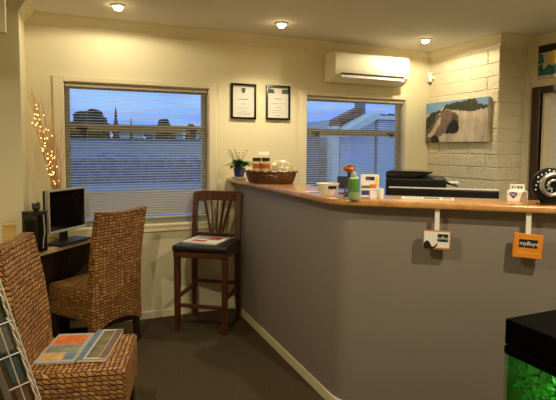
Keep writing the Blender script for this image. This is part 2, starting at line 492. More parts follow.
b = nb(); prism(b, run(.07, .15)+run(.19, .3)[::-1], 0, 1.129); obj('front_panel', b, m_taupe, rc, True)
b = nb(); prism(b, run(.057, .15)+run(.0695, .15)[::-1], 0, .064, .003, seg=1); obj('skirting', b, m_trim, rc, True)
# top with a rounded bend
front = [(TX, D-.003)]+[tuple(v) for v in arc_edge(0)]+[tuple(endp(0))]
back = [tuple(endp(.30)), tuple(off(.30)), (TX+.30, D-.003)]
b = nb(); prism(b, [tuple(p) for p in front+back], 1.13, 1.165, .012, seg=3)
ct = obj('countertop', b, m_ctop, None, True)
tag(ct, 'honey coloured timber countertop along the top of the reception counter', 'countertop')

# ------------------------------------------------------------------ hanging signs
m_sorange = M('sign_orange', (226, 140, 40), .5, var=(18, .08, (1, 1, 1)))
m_stan = M('sign_tan_wood', (190, 120, 66), .6)
def sign(cx, cyy, z0, z1, w, kind, label, tilt):
    t = thing('hanging_sign', label, 'sign', (cx, cyy, z1), ANG, 'signs hanging under the counter edge')
    h = z1-z0
    T = Matrix.Rotation(tilt, 4, 'Y')
    b = nb(); box(b, -.011, .011, .018, .021, -.004, 1.1295-z1, 0); obj('strap', b, m_white, t)
    b = nb(); box(b, -w/2, w/2, .0, .024, -h, 0, .002, 0, 1, T); bd = obj('board', b, m_sorange if kind else m_stan, t)
    if kind:
        b = nb(); box(b, -.040*w/.126, .026*w/.126+.014, -.0012, 0, -h*.56, -h*.22, 0, 0, 1, T); obj('name_patch', b, m_ink, t)
        text('lettering', 'myBuys', .027, m_offw, t, T @ MT(.002, -.0016, -h*.39) @ FRONT, shear=.1, sx=.95)
        b = nb()
        for k in range(9):
            box(b, -.045+k*.0105, -.039+k*.0105, -.001, 0, -h*.80, -h*.75, 0, 0, 1, T)
        obj('small_print', b, M('print_gold', (250, 190, 60), .5), t)
    else:
        b = nb(); box(b, -w/2+.006, w/2-.006, -.0012, 0, -h*.88, -h*.05, 0, 0, 1, T); obj('printed_panel', b, m_offw, t)
        b = nb(); box(b, .004, w/2-.012, -.0022, -.0012, -h*.56, -h*.16, 0, 0, 1, T); obj('name_patch', b, m_ink, t)
        text('lettering', 'myBuys', .022, m_offw, t, T @ MT(.029, -.0026, -h*.36) @ FRONT, shear=.1)
        b = nb()   # black peaked hill shape in the lower left corner
        prism(b, [(-w/2+.004, -h*.95), (-w/2+.006, -h*.66), (-w/2+.018, -h*.52), (-w/2+.030, -h*.58), (-w/2+.044, -h*.85), (-w/2+.056, -h*.80), (-w/2+.070, -h*.62), (-w/2+.068, -h*.78), (-w/2+.05, -h*.96)], 0, .001, 0, 0, T @ MT(0, -.0012, 0) @ FRONT)
        obj('hill_print', b, m_ink, t)
    return t
sign(1.628, 1.853, .933, 1.0265, .130, 0, 'white and tan hanging sign with black hill print, the left one under the counter', .01)
sign(1.941, 1.595, .920, 1.032, .124, 1, 'orange hanging sign with black name patch, the right one under the counter', .05)

# ------------------------------------------------------------------ things on the counter
Z = 1.165
# koru sculpture
t = thing('koru_sculpture', 'round black ornament with a silver spiral standing at the right end of the counter', 'ornament', (2.0668, 1.5960, Z), -.55)
b = nb(); box(b, -.05, .05, -.028, .028, 0, .016, .004, 0, 1); obj('base', b, m_gloss, t)
R = .083
b = nb(); lathe(b, [(R*.6, -.030), (R*.93, -.026), (R, -.012), (R, .012), (R*.93, .026), (R*.6, .03)], 40, mat=MT(0, 0, R+.008) @ FRONT); kd = obj('disc', b, M('koru_black', (8, 8, 9), .6, spec=.25), t, True)
b = nb(); P = []
for i in range(60):
    k = i/59; a = .9+k*4.1*PI*.78; rad = R*(.70-.56*k)
    P.append((rad*math.cos(a), -.031-.004*math.sin(k*PI), R+.008+rad*math.sin(a)))
tube(b, P, .0125, 8, r1=.006); obj('spiral', b, m_chrome if False else M('brushed_silver', (190, 188, 182), .32, .85), t, True)
b = nb()
for i in range(8):
    a = 1.5+i*.27; rad = R*(.84+.06*math.sin(i*2.1))
    b = nb(); sphere(b, (rad*math.cos(a), -.027, R+.008+rad*math.sin(a)), .0042, u=8, v=6); obj('inlay_dot', b, m_white, t)
for i in range(4):
    a = 2.2+i*.8; b = nb(); sphere(b, (R*.3*math.cos(a), -.031, R+.008+R*.3*math.sin(a)), .0035, u=8, v=6); obj('inlay_dot', b, m_white, t)
# small white box with shield
m_purple = M('print_purple', (70, 56, 110), .5)
t = thing('display_box', 'small white box with a purple shield emblem beside the round black ornament', 'box', (2.0322, 1.7432, Z), ANG)
b = nb(); box(b, -.046, .046, 0, .045, 0, .054, .002, 0, 1); obj('carton', b, m_offw, t)
b = nb(); prism(b, [(-.038, .044), (-.036, .032), (-.020, .014), (-.004, .032), (-.002, .044), (-.02, .048)], 0, .0008, 0, 0, FRONT); obj('shield_emblem', b, m_purple, t)
text('emblem_letters', 'W', .020, m_offw, t, MT(-.02, -.0012, .034) @ FRONT)
b = nb()
for k in range(5): box(b, .008+k*.007, .013+k*.007, -.0006, 0, .038, .041)
obj('small_print', b, m_silver, t)
b = nb(); box(b, -.034, .034, .018, .030, .054, .085, .001, 0, 1); obj('back_card', b, m_offw, t)
for x0, x1 in ((-.026, -.018), (-.013, -.008), (-.002, .010), (.014, .024)):
    b = nb(); box(b, x0, x1, .0172, .018, .064, .077); obj('card_mark', b, M('mark_grey', (110, 104, 98), .6), t)
# leaflet lying flat
t = thing('leaflet', 'flat printed leaflet lying on the counter before the dark monitor', 'leaflet', (1.7020, 2.0160, Z), ANG)
b = nb(); box(b, -.13, .13, -.052, .052, 0, .003, 0); obj('sheet', b, m_offw, t)
b = nb(); box(b, -.115, -.03, -.04, .04, .003, .0036); obj('pale_print', b, M('print_pale_green', (178, 196, 176), .5), t)
b = nb(); box(b, -.02, .06, -.04, .035, .003, .0036); obj('dark_print', b, m_olive, t)
b = nb(); box(b, .075, .12, -.03, .035, .003, .0036); obj('green_print', b, M('print_green', (120, 140, 90), .5), t)
# little white card boxes
t = thing('card_box', 'small white box beside the card stand on the counter', 'box', (1.4381, 2.1106, Z), -.4)
b = nb(); box(b, -.026, .012, -.016, .016, 0, .040, .002, 0, 1); obj('carton', b, m_white, t)
t = thing('card_box', 'taller white tub to the right of the small white box on the counter', 'tub', (1.4629, 2.0942, Z), -.4)
b = nb(); lathe(b, [(.014, 0), (.016, .003), (.017, .040), (.018, .041), (.018, .052), (.016, .054)], 18); obj('tub_body', b, m_white, t, True)
# card stand
t = thing('card_stand', 'white upright payment card stand with black and yellow print', 'sign', (1.4722, 2.2047, Z), -.45)
TT = Matrix.Rotation(-.12, 4, 'X')
b = nb(); box(b, -.049, .049, -.002, .002, .0, .122, .001, 0, 1, TT); box(b, -.049, .049, -.004, .05, 0, .004, .001, 0, 1); obj('stand_panel', b, m_white, t)
b = nb(); box(b, -.022, .026, -.003, -.002, .088, .108, 0, 0, 1, TT); obj('black_patch', b, m_ink, t)
b = nb(); box(b, -.018, .000, -.0036, -.003, .091, .098, 0, 0, 1, TT); obj('red_patch', b, m_red, t)
b = nb(); prism(b, [(.02, .06), (.045, .055), (.042, .112), (.034, .105), (.03, .08)], 0, .0008, 0, 0, TT @ MT(0, -.002, 0) @ FRONT); obj('yellow_flash', b, M('print_yellow', (236, 200, 60), .5), t)
b = nb(); box(b, .0, .035, -.003, -.002, .045, .066, 0, 0, 1, TT); obj('orange_patch', b, m_orange, t)
b = nb(); box(b, -.044, .0, -.003, -.002, .045, .06, 0, 0, 1, TT); obj('olive_patch', b, m_olive, t)
b = nb(); box(b, -.045, .04, -.003, -.002, .008, .034, 0, 0, 1, TT); obj('blue_band', b, M('print_navy', (46, 58, 110), .5), t)
# sanitiser bottle
t = thing('pump_bottle', 'clear bottle with a green label standing on the counter bend', 'bottle', (1.3124, 2.1086, Z), -.5)
b = nb(); lathe(b, [(.024, 0), (.027, .004), (.027, .098), (.022, .112), (.011, .118), (.011, .124)], 24); obj('bottle_body', b, M('green_gel', (150, 176, 118), .15), t, True)
b = nb(); lathe(b, [(.0275, .040), (.0275, .105), (.0276, .105), (.0276, .04)], 24, cap=False); obj('bottle_label', b, M('label_green', (78, 128, 46), .4, var=(40, .3, (1, 1, 1))), t, True)
b = nb(); lathe(b, [(.012, .120), (.013, .122), (.013, .136), (.006, .138), (.006, .147)], 16); obj('pump_cap', b, M('cap_pale', (186, 200, 190), .3), t, True)
# copper globe ornament
t = thing('copper_ornament', 'small copper ball ornament on a dark stand behind the green bottle', 'ornament', (1.3684, 2.2483, Z), 0)
b = nb(); lathe(b, [(.03, 0), (.032, .006), (.02, .014), (.009, .03), (.009, .12), (.014, .128)], 20); obj('stand', b, M('teal_dark_glass', (40, 66, 84), .2), t, True)
b = nb(); sphere(b, (0, 0, .150), .033, sz=(1.0, 1.0, .66)); obj('ball', b, M('copper', (205, 128, 72), .28, .8), t, True)
# dark pouch on easel
t = thing('card_holder', 'dark card holder on a brown foot between the bowl and the bottle', 'card holder', (1.4207, 2.4087, Z), -.5)
b = nb(); box(b, -.028, .034, -.010, .012, .035, .100, .006, 0, 2, Matrix.Rotation(-.15, 4, 'X')); obj('holder', b, M('dark_teal_leather', (34, 44, 54), .4), t)
b = nb(); box(b, -.02, .032, -.016, .018, 0, .006, .001, 0, 1); box(b, .012, .02, -.006, .004, .004, .05, .001, 0, 1); box(b, -.02, .03, -.007, .005, .030, .038, .001, 0, 1); obj('foot', b, m_dark, t)
# bowl
t = thing('bowl', 'white bowl with a black label standing at the counter bend', 'bowl', (1.3250, 2.4054, Z), -.5)
b = nb(); lathe(b, [(.036, 0), (.038, .004), (.052, .026), (.064, .058), (.066, .062), (.062, .061), (.05, .03), (.034, .010), (.004, .008)], 32); bo = obj('bowl_body', b, m_white, t, True)
b = nb()
rg = []
for i in range(9):
    a = -PI/2+.05+i*.11
    rg.append([((.0605+dr)*math.cos(a)+k*0, (.0605+dr)*math.sin(a), zz) for dr, zz, k in ((.0005-.004, .034, 0), (.0015, .051, 0), (.0025, .051, 0), (.0015-.004, .034, 0))])
loft(b, rg); obj('bowl_label', b, m_ink, t)
# folded card left of the bowl
t = thing('folded_note', 'small white note lying flat left of the white bowl', 'note', (1.2998, 2.5506, Z), .2)
b = nb(); box(b, -.04, .04, -.028, .028, 0, .004, .001, 0, 1); obj('sheet', b, m_offw, t)

# basket with goods
t = thing('wicker_basket', 'dark brown oval wicker basket on the counter near the window wall', 'basket', (1.332, 3.283, Z), -.72)
def oval(rx, ry, z, n=36): return [(rx*math.cos(2*PI*i/n), ry*math.sin(2*PI*i/n), z) for i in range(n)]
b = nb(); loft(b, [oval(.165, .075, 0), oval(.178, .085, .02), oval(.196, .098, .085), oval(.188, .091, .085), oval(.168, .078, .010), oval(.01, .01, .01)])
m_bask = wood_mat('basket_cane', (120, 74, 40), (48, 26, 14), .4, 40, (1, 1, 6))
bk = obj('basket_body', b, m_bask, t, True)
b = nb()
for zz, k in ((.086, 0), (.060, 1), (.034, 2)):
    rx, ry = .196-.012*k, .098-.009*k
    P = []
    for i in range(73):
        a = 2*PI*i/72; w = 1+.014*math.sin(a*18+k*PI)
        P.append((rx*w*math.cos(a), ry*w*math.sin(a), zz+.004*math.cos(a*18)))
    tube(b, P, .0065, 6)
obj('braided_rims', b, m_bask, t, True)
# pale pouch in the basket
t2 = thing('cloth_pouch', 'shiny pale cream pouch filling the right half of the wicker basket', 'pouch', (1.393, 3.229, Z+.024), -.72)
b = nb()
rg = []
for i, (x, hh, dd) in enumerate(((-.078, .07, .024), (-.06, .115, .040), (-.02, .13, .048), (.03, .128, .048), (.065, .112, .036), (.080, .10, .014))):
    rg.append([(x, dd*math.cos(2*PI*j/14), hh*.58+hh*.58*math.sin(2*PI*j/14)*(1+.03*math.sin(i*2+j))) for j in range(14)])
loft(b, rg); obj('pouch_body', b, M('cream_foil', (240, 226, 180), .22, .15, bump=(22, .4)), t2, True)
b = nb(); box(b, .0, .04, -.0500, -.044, .06, .095, .001); obj('pouch_label', b, m_offw, t2)
# two bagged jars
for k, (px, py, lb) in enumerate(((1.246, 3.344, 'dark lidded jar with orange label, left of the two in the basket'), (1.299, 3.298, 'dark lidded jar with orange label, right of the two in the basket'))):
    if k == 0:
        j0 = thing('jar', lb, 'jar', (px, py, Z+.014), -.72, 'jars in the basket')
        b = nb(); lathe(b, [(.030, 0), (.033, .004), (.033, .135), (.028, .148), (.026, .15)], 22); obj('jar_body', b, M('amber_preserve', (240, 214, 150), .25, var=(30, .2, (1, 1, 1))), j0, True)
        b = nb(); lathe(b, [(.029, .148), (.031, .150), (.031, .170), (.029, .172)], 22); obj('jar_lid', b, M('dark_lid', (56, 34, 40), .3), j0, True)
        b = nb(); lathe(b, [(.0335, .095), (.0335, .128), (.0337, .128), (.0337, .095)], 22, cap=False); obj('jar_label', b, m_orange, j0, True)
    else:
        dup(j0, lb, (px, py, Z+.014), -.9)
t = thing('price_card', 'small white card standing up behind the jars in the basket', 'card', (1.305, 3.362, Z+.012), -.5)
b = nb(); box(b, -.04, .04, -.001, .001, .0, .036, .0005, 0, 1, MT(0, 0, .19) @ Matrix.Rotation(-.7, 4, 'X')); box(b, -.002, .002, -.001, .001, 0, .192); obj('card', b, m_offw, t)

# flowering plant
t = thing('potted_plant', 'small flowering plant in a blue pot at the wall end of the counter', 'plant', (1.2563, 3.7798, Z), 0)
b = nb(); lathe(b, [(.05, 0), (.056, .003), (.066, .022), (.060, .022), (.004, .01)], 24); obj('saucer', b, m_white, t, True)
b = nb(); lathe(b, [(.036, .012), (.044, .05), (.05, .088), (.052, .092), (.045, .09), (.042, .07), (.003, .07)], 24); obj('pot', b, M('cobalt_glaze', (40, 64, 150), .2, coat=.5), t, True)
b = nb(); rp = random.Random(5)
def leaf(bm, base, d, ln, wd, mi=0):
    d = Vector(d).normalized(); s = d.cross(Vector((0, 0, 1))).normalized(); n = s.cross(d)
    t_ = nb(); rows = []
    for i in range(6):
        k = i/5; c = Vector(base)+d*ln*k-Vector((0, 0, 1))*ln*.35*k*k; w = wd*math.sin(PI*min(1, k*.93+.05))
        rows.append([t_.verts.new(c-s*w+n*w*.3), t_.verts.new(c), t_.verts.new(c+s*w+n*w*.3)])
    for a, c in zip(rows, rows[1:]):
        t_.faces.new((a[0], a[1], c[1], c[0])); t_.faces.new((a[1], a[2], c[2], c[1]))
    _merge(bm, t_, mi)
for i in range(46):
    a = rp.uniform(0, 2*PI); leaf(b, (.02*math.cos(a), .02*math.sin(a), .09+rp.uniform(0, .02)), (math.cos(a), math.sin(a), rp.uniform(.3, 1.2)), rp.uniform(.08, .15), rp.uniform(.016, .026))
obj('foliage', b, m_green, t, True)
b = nb(); fl = nb()
for i in range(14):
    a = 2*PI*i/14+rp.uniform(-.3, .3); rd = rp.uniform(.03, .11); top = (rd*math.cos(a)-.04, rd*math.sin(a)*.8, .17+rp.uniform(0, .08))
    tube(b, [(0, 0, .09), (top[0]*.4, top[1]*.4, .14), top], .0016, 5)
    for k in range(5):
        aa = 2*PI*k/5; sphere(fl, (top[0]+.008*math.cos(aa), top[1]+.008*math.sin(aa), top[2]+.002), .0075, sz=(1, 1, .5), u=8, v=6)
obj('stems', b, m_green, t); obj('blossoms', fl, M('petal_pink_white', (236, 206, 196), .6), t, True)

# ------------------------------------------------------------------ staff side: desk, monitor, printer
def cpt(s, o):  # s along the counter from the bend, o inwards from the top's front edge
    p = E+cdir*s+cin*o; return (p.x, p.y)
b = nb()
P = cpt(.28, .50)+cpt(1.25, .50)
t = thing('staff_desk', 'dark low staff desk hidden behind the reception counter', 'desk', (*cpt(.75, .75), 0), ANG)
box(b, -.62, .62, -.33, .22, .70, .74, .004); obj('desk_top', b, m_deskp, t)
for sx in (-.6, .575):
    b = nb(); box(b, sx, sx+.025, -.30, .20, 0, .70); obj('side_panel', b, m_deskp, t)
mc = cpt(.80, .72)
mx0, mx1 = Vector((1.907, 2.645)), Vector((2.429, 2.215))
mid = (Vector((1.918, 2.660))+Vector((2.440, 2.230)))/2
t = thing('staff_monitor', 'wide black monitor with a thin silver top edge behind the counter', 'monitor', (mid.x, mid.y, .74), ANG)
hw = (mx1-mx0).length/2
b = nb(); box(b, -hw, hw, -.005, .045, .09, .425, .006, 0, 2); ms = obj('monitor_shell', b, m_black, t)
b = nb(); box(b, -hw+.006, hw-.004, -.008, .008, .4255, .434, .002, 0, 1); obj('silver_edge', b, M('bright_silver', (236, 232, 222), .3), t)
b = nb(); box(b, -.05, .05, .03, .07, 0, .25, .004); lathe(b, [(.13, 0), (.13, .008), (.06, .014)], 28, c=(0, .03)); obj('monitor_stand', b, m_black, t)
# printer behind, on a cabinet
pc = (Vector((2.03, 2.815))+Vector((2.30, 2.59)))/2
t = thing('storage_cabinet', 'grey cabinet under the black printer behind the counter', 'cabinet', (2.383, 2.968, 0), ANG)
b = nb(); box(b, -.285, .335, -.19, .19, 0, 1.0, .004, 0, 1); cb = obj('cabinet_body', b, M('cabinet_grey', (120, 116, 108), .5), t)
for sx in (-.29, .025):
    b = nb(); box(b, sx, sx+.305, .1901, .206, .06, .98, .003, 0, 1); dr = obj('cabinet_door', b, M('cabinet_grey', (0, 0, 0)), t)
    hb = nb(); box(hb, sx+.14, sx+.165, .206, .22, .5, .6, .003, 0, 1); obj('door_handle', hb, m_chrome, dr)
t = thing('printer', 'black office printer with a stepped paper tray behind the counter, before the right window', 'printer', (2.383, 2.968, 1.0), ANG)
b = nb(); box(b, -.205, .22, -.17, .17, 0, .21, .012, 0, 2); obj('printer_body', b, m_black, t)
b = nb(); prism(b, [(-.205, .212), (.0, .212), (.11, .244), (.13, .256), (.05, .262), (-.17, .264), (-.205, .252)], -.165, .165, .006, 0, Matrix.Rotation(PI/2, 4, 'X')); obj('scanner_lid', b, m_gloss, t)
b = nb(); prism(b, [(.0, .212), (.20, .176), (.30, .150), (.30, .158), (.20, .196), (.08, .225)], -.12, .12, .003, 0, Matrix.Rotation(PI/2, 4, 'X')); obj('paper_tray', b, m_black, t)
b = nb(); box(b, .17, .31, -.10, .10, .175, .180, 0, 0, 1, MT(0, 0, 0)); obj('paper_sheet', b, m_offw, t)

# ------------------------------------------------------------------ air conditioner
ax0, ax1, az0, az1 = 2.18, 3.005, 2.035, 2.300
t = thing('air_conditioner', 'white wall mounted air conditioner above the right window', 'air conditioner', ((ax0+ax1)/2, D, az0))
w = (ax1-ax0)/2; hh = az1-az0
prof = [(0, .0), (-.10, .0), (-.155, .022), (-.190, .060), (-.200, .10), (-.203, .20), (-.195, .245), (-.17, .262), (0, .265)]
b = nb(); loft(b, [[(sx, y, z) for y, z in prof] for sx in (-w, -w+.012, w-.012, w)])
bmesh.ops.bevel(b, geom=[e for e in b.edges if e.calc_face_angle(0) > 1.2], offset=.008, segments=2, affect='EDGES')
ac = obj('ac_case', b, M('warm_white_plastic', (238, 228, 200), .35), t)
b = nb(); box(b, -w+.07, w-.07, -.2025, -.150, .0555, .073, .001, 0, 1); obj('outlet_slot', b, m_ink, t)
b = nb(); box(b, -w+.07, w-.07, -.20, -.192, .030, .0545, .002, 0, 1, MT(0, .0, 0)); obj('louvre', b, m_white, t)
b = nb(); box(b, .0, .03, -.2045, -.2025, .075, .081); obj('ac_badge', b, m_silver, t)
b = nb(); box(b, w-.05, w-.03, -.2045, -.2025, .09, .105); obj('indicator', b, m_silver, t)

# ------------------------------------------------------------------ framed certificates
def certificate(x0, x1, z0, z1, label, kind):
    t = thing('framed_certificate', label, 'picture frame', ((x0+x1)/2, D, z0), 0, 'certificates on the back wall')
    w = (x1-x0)/2; h = z1-z0; fr = .017
    b = nb()
    for a in ((-w, -w+fr, 0, h), (w-fr, w, 0, h), (-w+fr, w-fr, 0, fr), (-w+fr, w-fr, h-fr, h)): box(b, a[0], a[1], -.022, -.001, a[2], a[3], .002, 0, 1)
    obj('frame', b, m_gloss, t)
    b = nb(); box(b, -w+fr, w-fr, -.008, -.001, fr, h-fr); obj('certificate_sheet', b, m_paper, t)
    rows = ((.55, .045), (.44, .02), (.40, .02), (.31, .06), (.22, .035), (.17, .06), (.13, .06)) if kind == 0 else ((.60, .035), (.47, .07), (.36, .03), (.27, .045), (.2, .06), (.12, .03))
    for q, hw_ in rows:
        g = nb(); box(g, -hw_, hw_, -.0086, -.008, h*q, h*q+(.006 if q in (.55, .6) else .0025)); obj('printed_line', g, M('ink_grey', (120, 117, 110), .6), t)
    g = nb()
    if kind == 0:
        prism(g, [(-.016, .235+.0), (-.018, .27), (.018, .27), (.016, .235), (0, .222)], 0, .0007, 0, 0, MT(0, -.008, h-.307+.0) @ FRONT)
        obj('crest', g, M('crest_green', (74, 92, 74), .6), t)
        text('heading', 'Qualmark', .02, M('ink_grey', (90, 88, 84)), t, MT(0, -.0084, h*.52) @ FRONT) if False else None
    else:
        prism(g, [(-w+fr, h-fr-.055), (-w+fr, h-fr-.012), (-.04, h-fr-.02), (-.036, h-fr-.055)], 0, .0007, 0, 0, MT(0, -.008, 0) @ FRONT)
        obj('green_banner', g, M('crest_green', (74, 92, 74), .6), t); g = nb()
        prism(g, [(w-fr, h-fr-.055), (w-fr, h-fr-.012), (.04, h-fr-.02), (.036, h-fr-.055)], 0, .0007, 0, 0, MT(0, -.008, 0) @ FRONT)
        obj('green_banner', g, M('crest_green', (74, 92, 74), .6), t)
    b = nb(); box(b, -w+fr, w-fr, -.0115, -.0095, fr, h-fr); obj('glazing', b, m_glass, t)
certificate(1.266, 1.497, 1.673, 1.980, 'black framed certificate with a green crest, nearest the left window', 0)
certificate(1.591, 1.826, 1.675, 1.982, 'black framed certificate with a green banner across its top, nearest the right window', 1)

# ------------------------------------------------------------------ painting on the block wall
XW = XR-.011
t = thing('canvas_picture', 'wide canvas picture of a sandy cliff cave on the painted block wall', 'picture', (XW, 3.640, 1.489), -PI/2)
w, h = .405, .398     # local x runs towards the camera, -y into the room
m_sky = M('paint_sky', (120, 158, 200), .6, var=(6, .15, (1, 1, 2)))
m_hill = M('paint_hill', (58, 62, 38), .7, var=(26, .5, (1, 1, 1)))
m_sand = M('paint_sand', (200, 184, 160), .7, var=(14, .28, (1, 1, .5)), bump=(30, .3))
m_rock = M('paint_rock', (118, 98, 84), .7, var=(12, .65, (1, 1, .5)))
m_cave = M('paint_cave', (34, 28, 26), .7, var=(9, .3, (1, 1, 1)))
b = nb(); box(b, -w, w, -.034, 0, 0, h, .003, 0, 1); obj('canvas', b, m_sand, t)
rj = random.Random(8)
def rough_edge(poly):
    o = []
    for (x0, z0), (x1, z1) in zip(poly, poly[1:]+poly[:1]):
        n = max(1, int(math.hypot((x1-x0)*.4, (z1-z0)*.4)/.018))
        for q in range(n):
            x, z = x0+(x1-x0)*q/n, z0+(z1-z0)*q/n
            if abs(x) < .995 and .005 < z < .995: x += rj.uniform(-.022, .022); z += rj.uniform(-.025, .025)
            o.append((max(-1, min(1, x)), max(0, min(1, z))))
    return o
def pt(name, poly, m, k):
    poly = rough_edge(poly)
    b = nb(); prism(b, [(x*w, z*h) for x, z in poly], 0, .0006, 0, 0, MT(0, -.034-.0006*k, 0) @ FRONT); obj(name, b, m, t)
pt('painted_sky', [(-1, .72), (-.7, .74), (-.35, .86), (.7, .85), (1, .8), (1, 1), (-1, 1)], m_sky, 1)
pt('painted_hill', [(-1, .55), (-.98, .62), (-.85, .72), (-.55, .80), (-.45, .78), (-.35, .90), (-.1, .95), (.3, .97), (.62, 1.0), (.72, .86), (.98, .80), (.98, .75), (.75, .74), (.6, .70), (.2, .74), (0, .77), (-.3, .8), (-.42, .72), (-.55, .70), (-.75, .45), (-.95, .33), (-1, .3)], m_hill, 2)
pt('painted_rock', [(-1, .0), (-1, .30), (-.85, .38), (-.62, .66), (-.4, .76), (-.15, .78), (.1, .66), (.16, .45), (.1, .26), (-.1, .22), (-.35, .24), (-.55, .12), (-.6, .0)], m_rock, 3)
pt('painted_scar', [(-.98, .12), (-.75, .35), (-.55, .58), (-.45, .62), (-.5, .45), (-.62, .28), (-.72, .12)], m_sand, 4)
pt('painted_cave', [(-.28, .22), (-.2, .42), (-.05, .54), (.08, .52), (.15, .38), (.12, .24), (-.02, .20)], m_cave, 5)
pt('painted_shadow', [(-.8, .0), (-.78, .12), (-.68, .2), (-.55, .14), (-.5, .0)], m_cave, 5)

# sensor in the corner
t = thing('motion_sensor', 'small white motion sensor high in the corner beside the block wall', 'sensor', (XR-.015, 4.0, 2.105), -PI/2-.6)
b = nb(); box(b, -.028, .028, -.05, -.008, 0, .095, .008, 0, 2); obj('sensor_case', b, m_white, t)
b = nb(); box(b, -.016, .016, -.052, -.049, .02, .05, .003, 0, 1); obj('sensor_lens', b, M('sensor_red_grey', (120, 80, 70), .4), t)
b = nb(); box(b, -.01, .01, -.012, .03, .03, .06, .002, 0, 1); obj('bracket', b, m_white, t)

# poster above the door
m_offp = M('poster_grey', (196, 194, 176), .6, var=(9, .2, (1, 1, 1)))
t = thing('poster', 'framed poster with a dark top band and yellow disc above the right door', 'picture', (XR2, 2.70, 2.035), -PI/2)
b = nb(); box(b, -.38, .38, -.016, 0, 0, .295, .002, 0, 1); obj('backing', b, m_offp, t)
b = nb(); box(b, -.372, .372, -.0175, -.016, .225, .287); obj('dark_band', b, m_ink, t)
b = nb(); prism(b, [(.0, 0), (0, .09), (.04, .1), (.05, .05), (.1, .09), (.14, .07), (.2, .1), (.3, .06), (.36, .08), (.74, .05), (.74, 0)], 0, .001, 0, 0, MT(-.37, -.016, .03) @ FRONT)
prism(b, [(.0, .1), (.06, .11), (.04, .18), (0, .2)], 0, .001, 0, 0, MT(-.37, -.016, .03) @ FRONT); obj('teal_foliage', b, M('print_teal', (40, 104, 92), .6, var=(20, .4, (1, 1, 1))), t)
b = nb(); lathe(b, [(.055, 0), (.055, .0016)], 28, mat=MT(-.225, -.016, .175) @ FRONT); obj('yellow_disc', b, M('print_yellow', (236, 200, 60)), t)

# ------------------------------------------------------------------ wicker dining chairs
def make_chair(label):
    t = thing('wicker_chair', label, 'chair', (0, 0, 0), 0, 'woven dining chairs')
    # seat block
    b = nb(); box(b, -.215, .215, -.235, .205, .235, .455, .022, 0, 3); obj('seat', b, m_wick, t, True)
    # back: raked slab with gentle S curve and a saddle top
    rings = []
    nz_, nx_ = 26, 10
    bm = nb()
    for side in (0,):
        for i in range(nz_+1):
            k = i/nz_; ring = []
            for j in range(nx_+1):
                u = -1+2*j/nx_
                zt = .985+.012*(u*u)-.0          # saddle: corners slightly higher
                zbm = .16+.07*(1-u*u)            # arched lower edge
                z = zbm+(zt-zbm)*k
                y = -.240-.080*max(0, (z-.40)/.60)**1.3+.010*math.sin(max(0, z-.4)*5)
                wdt = .215-.010*k
                ring.append((u*wdt, y+.012*(1-u*u)*-1, z, k))
            front_ = [(x, y+.028, z) for x, y, z, _ in ring]
            back_ = [(x, y-.028, z) for x, y, z, _ in reversed(ring)]
            ls = [(ring[-1][0]+.008, ring[-1][1], ring[-1][2])]; rs = [(ring[0][0]-.008, ring[0][1], ring[0][2])]
            rings.append(front_+ls+back_+rs)
    loft(bm, rings); obj('backrest', bm, m_wick, t, True)
    for sx, sy in ((-1, 1), (1, 1), (-1, -1), (1, -1)):
        b = nb(); yy = .17*sy if sy > 0 else -.235
        x = sx*.185
        loft(b, [[(x+a*q, yy+c*q+(1-k)*(-.02 if sy < 0 else 0), zz) for a, c in ((-1, -1), (1, -1), (1, 1), (-1, 1))] for zz, q, k in ((0, .016, 0), (.26, .021, 1))])
        obj('leg', b, m_leg, t)
    return t
def face(t, fx, fy): t.rotation_euler = (0, 0, math.atan2(-fx, fy))
ch1 = make_chair('woven wicker chair in the left foreground with magazines on its seat')
ch1.location = (.045, 2.415, 0); face(ch1, .97, -.24)
ch2 = dup(ch1, 'woven wicker chair pulled up to the corner computer desk, seen from behind', (.115, 3.725, 0)); face(ch2, -.6, .8)

def magazine(name, label, loc, rz, w, l, h, patches, tilt=0, pages=None):
    t = thing(name, label, 'magazine', loc, rz, None)
    if tilt: t.rotation_euler = (tilt, 0, rz)
    b = nb(); box(b, -w/2+.002, w/2-.002, -l/2+.002, l/2-.002, 0, h-.001); obj('pages', b, m_paper, t)
    b = nb(); box(b, -w/2, w/2, -l/2, l/2, h-.001, h); obj('cover', b, pages or m_offw, t)
    for i, (x0, x1, y0, y1, m) in enumerate(patches):
        b = nb(); box(b, x0*w, x1*w, y0*l, y1*l, h, h+.0004); obj('cover_print', b, m, t)
    return t
magazine('magazine', 'magazine with orange and pale cover, left one on the foreground wicker chair', (-.045, 2.482, .4585), -.30, .18, .34, .008,
         [(-.44, .38, .08, .42, m_orange), (-.40, .1, -.42, -.2, M('print_amber', (206, 160, 90), .6, var=(16, .2, (1, 1, 1)))), (-.44, .38, -.18, .06, M('print_grey_green', (128, 130, 116), .6, var=(18, .4, (1, 1, 1)))), (.14, .40, -.42, -.2, m_bluegrey)], pages=M('cover_grey', (168, 164, 152), .5))
magazine('magazine', 'thick magazine with blue margin and brown landscape cover, right one on the foreground wicker chair', (.113, 2.452, .4585), -.31, .13, .36, .014,
         [(-.5, -.28, -.5, .5, m_bluegrey), (-.2, .22, -.45, .45, m_olive), (.25, .5, -.48, .48, m_brown)], pages=M('cover_pale', (190, 184, 166), .5))

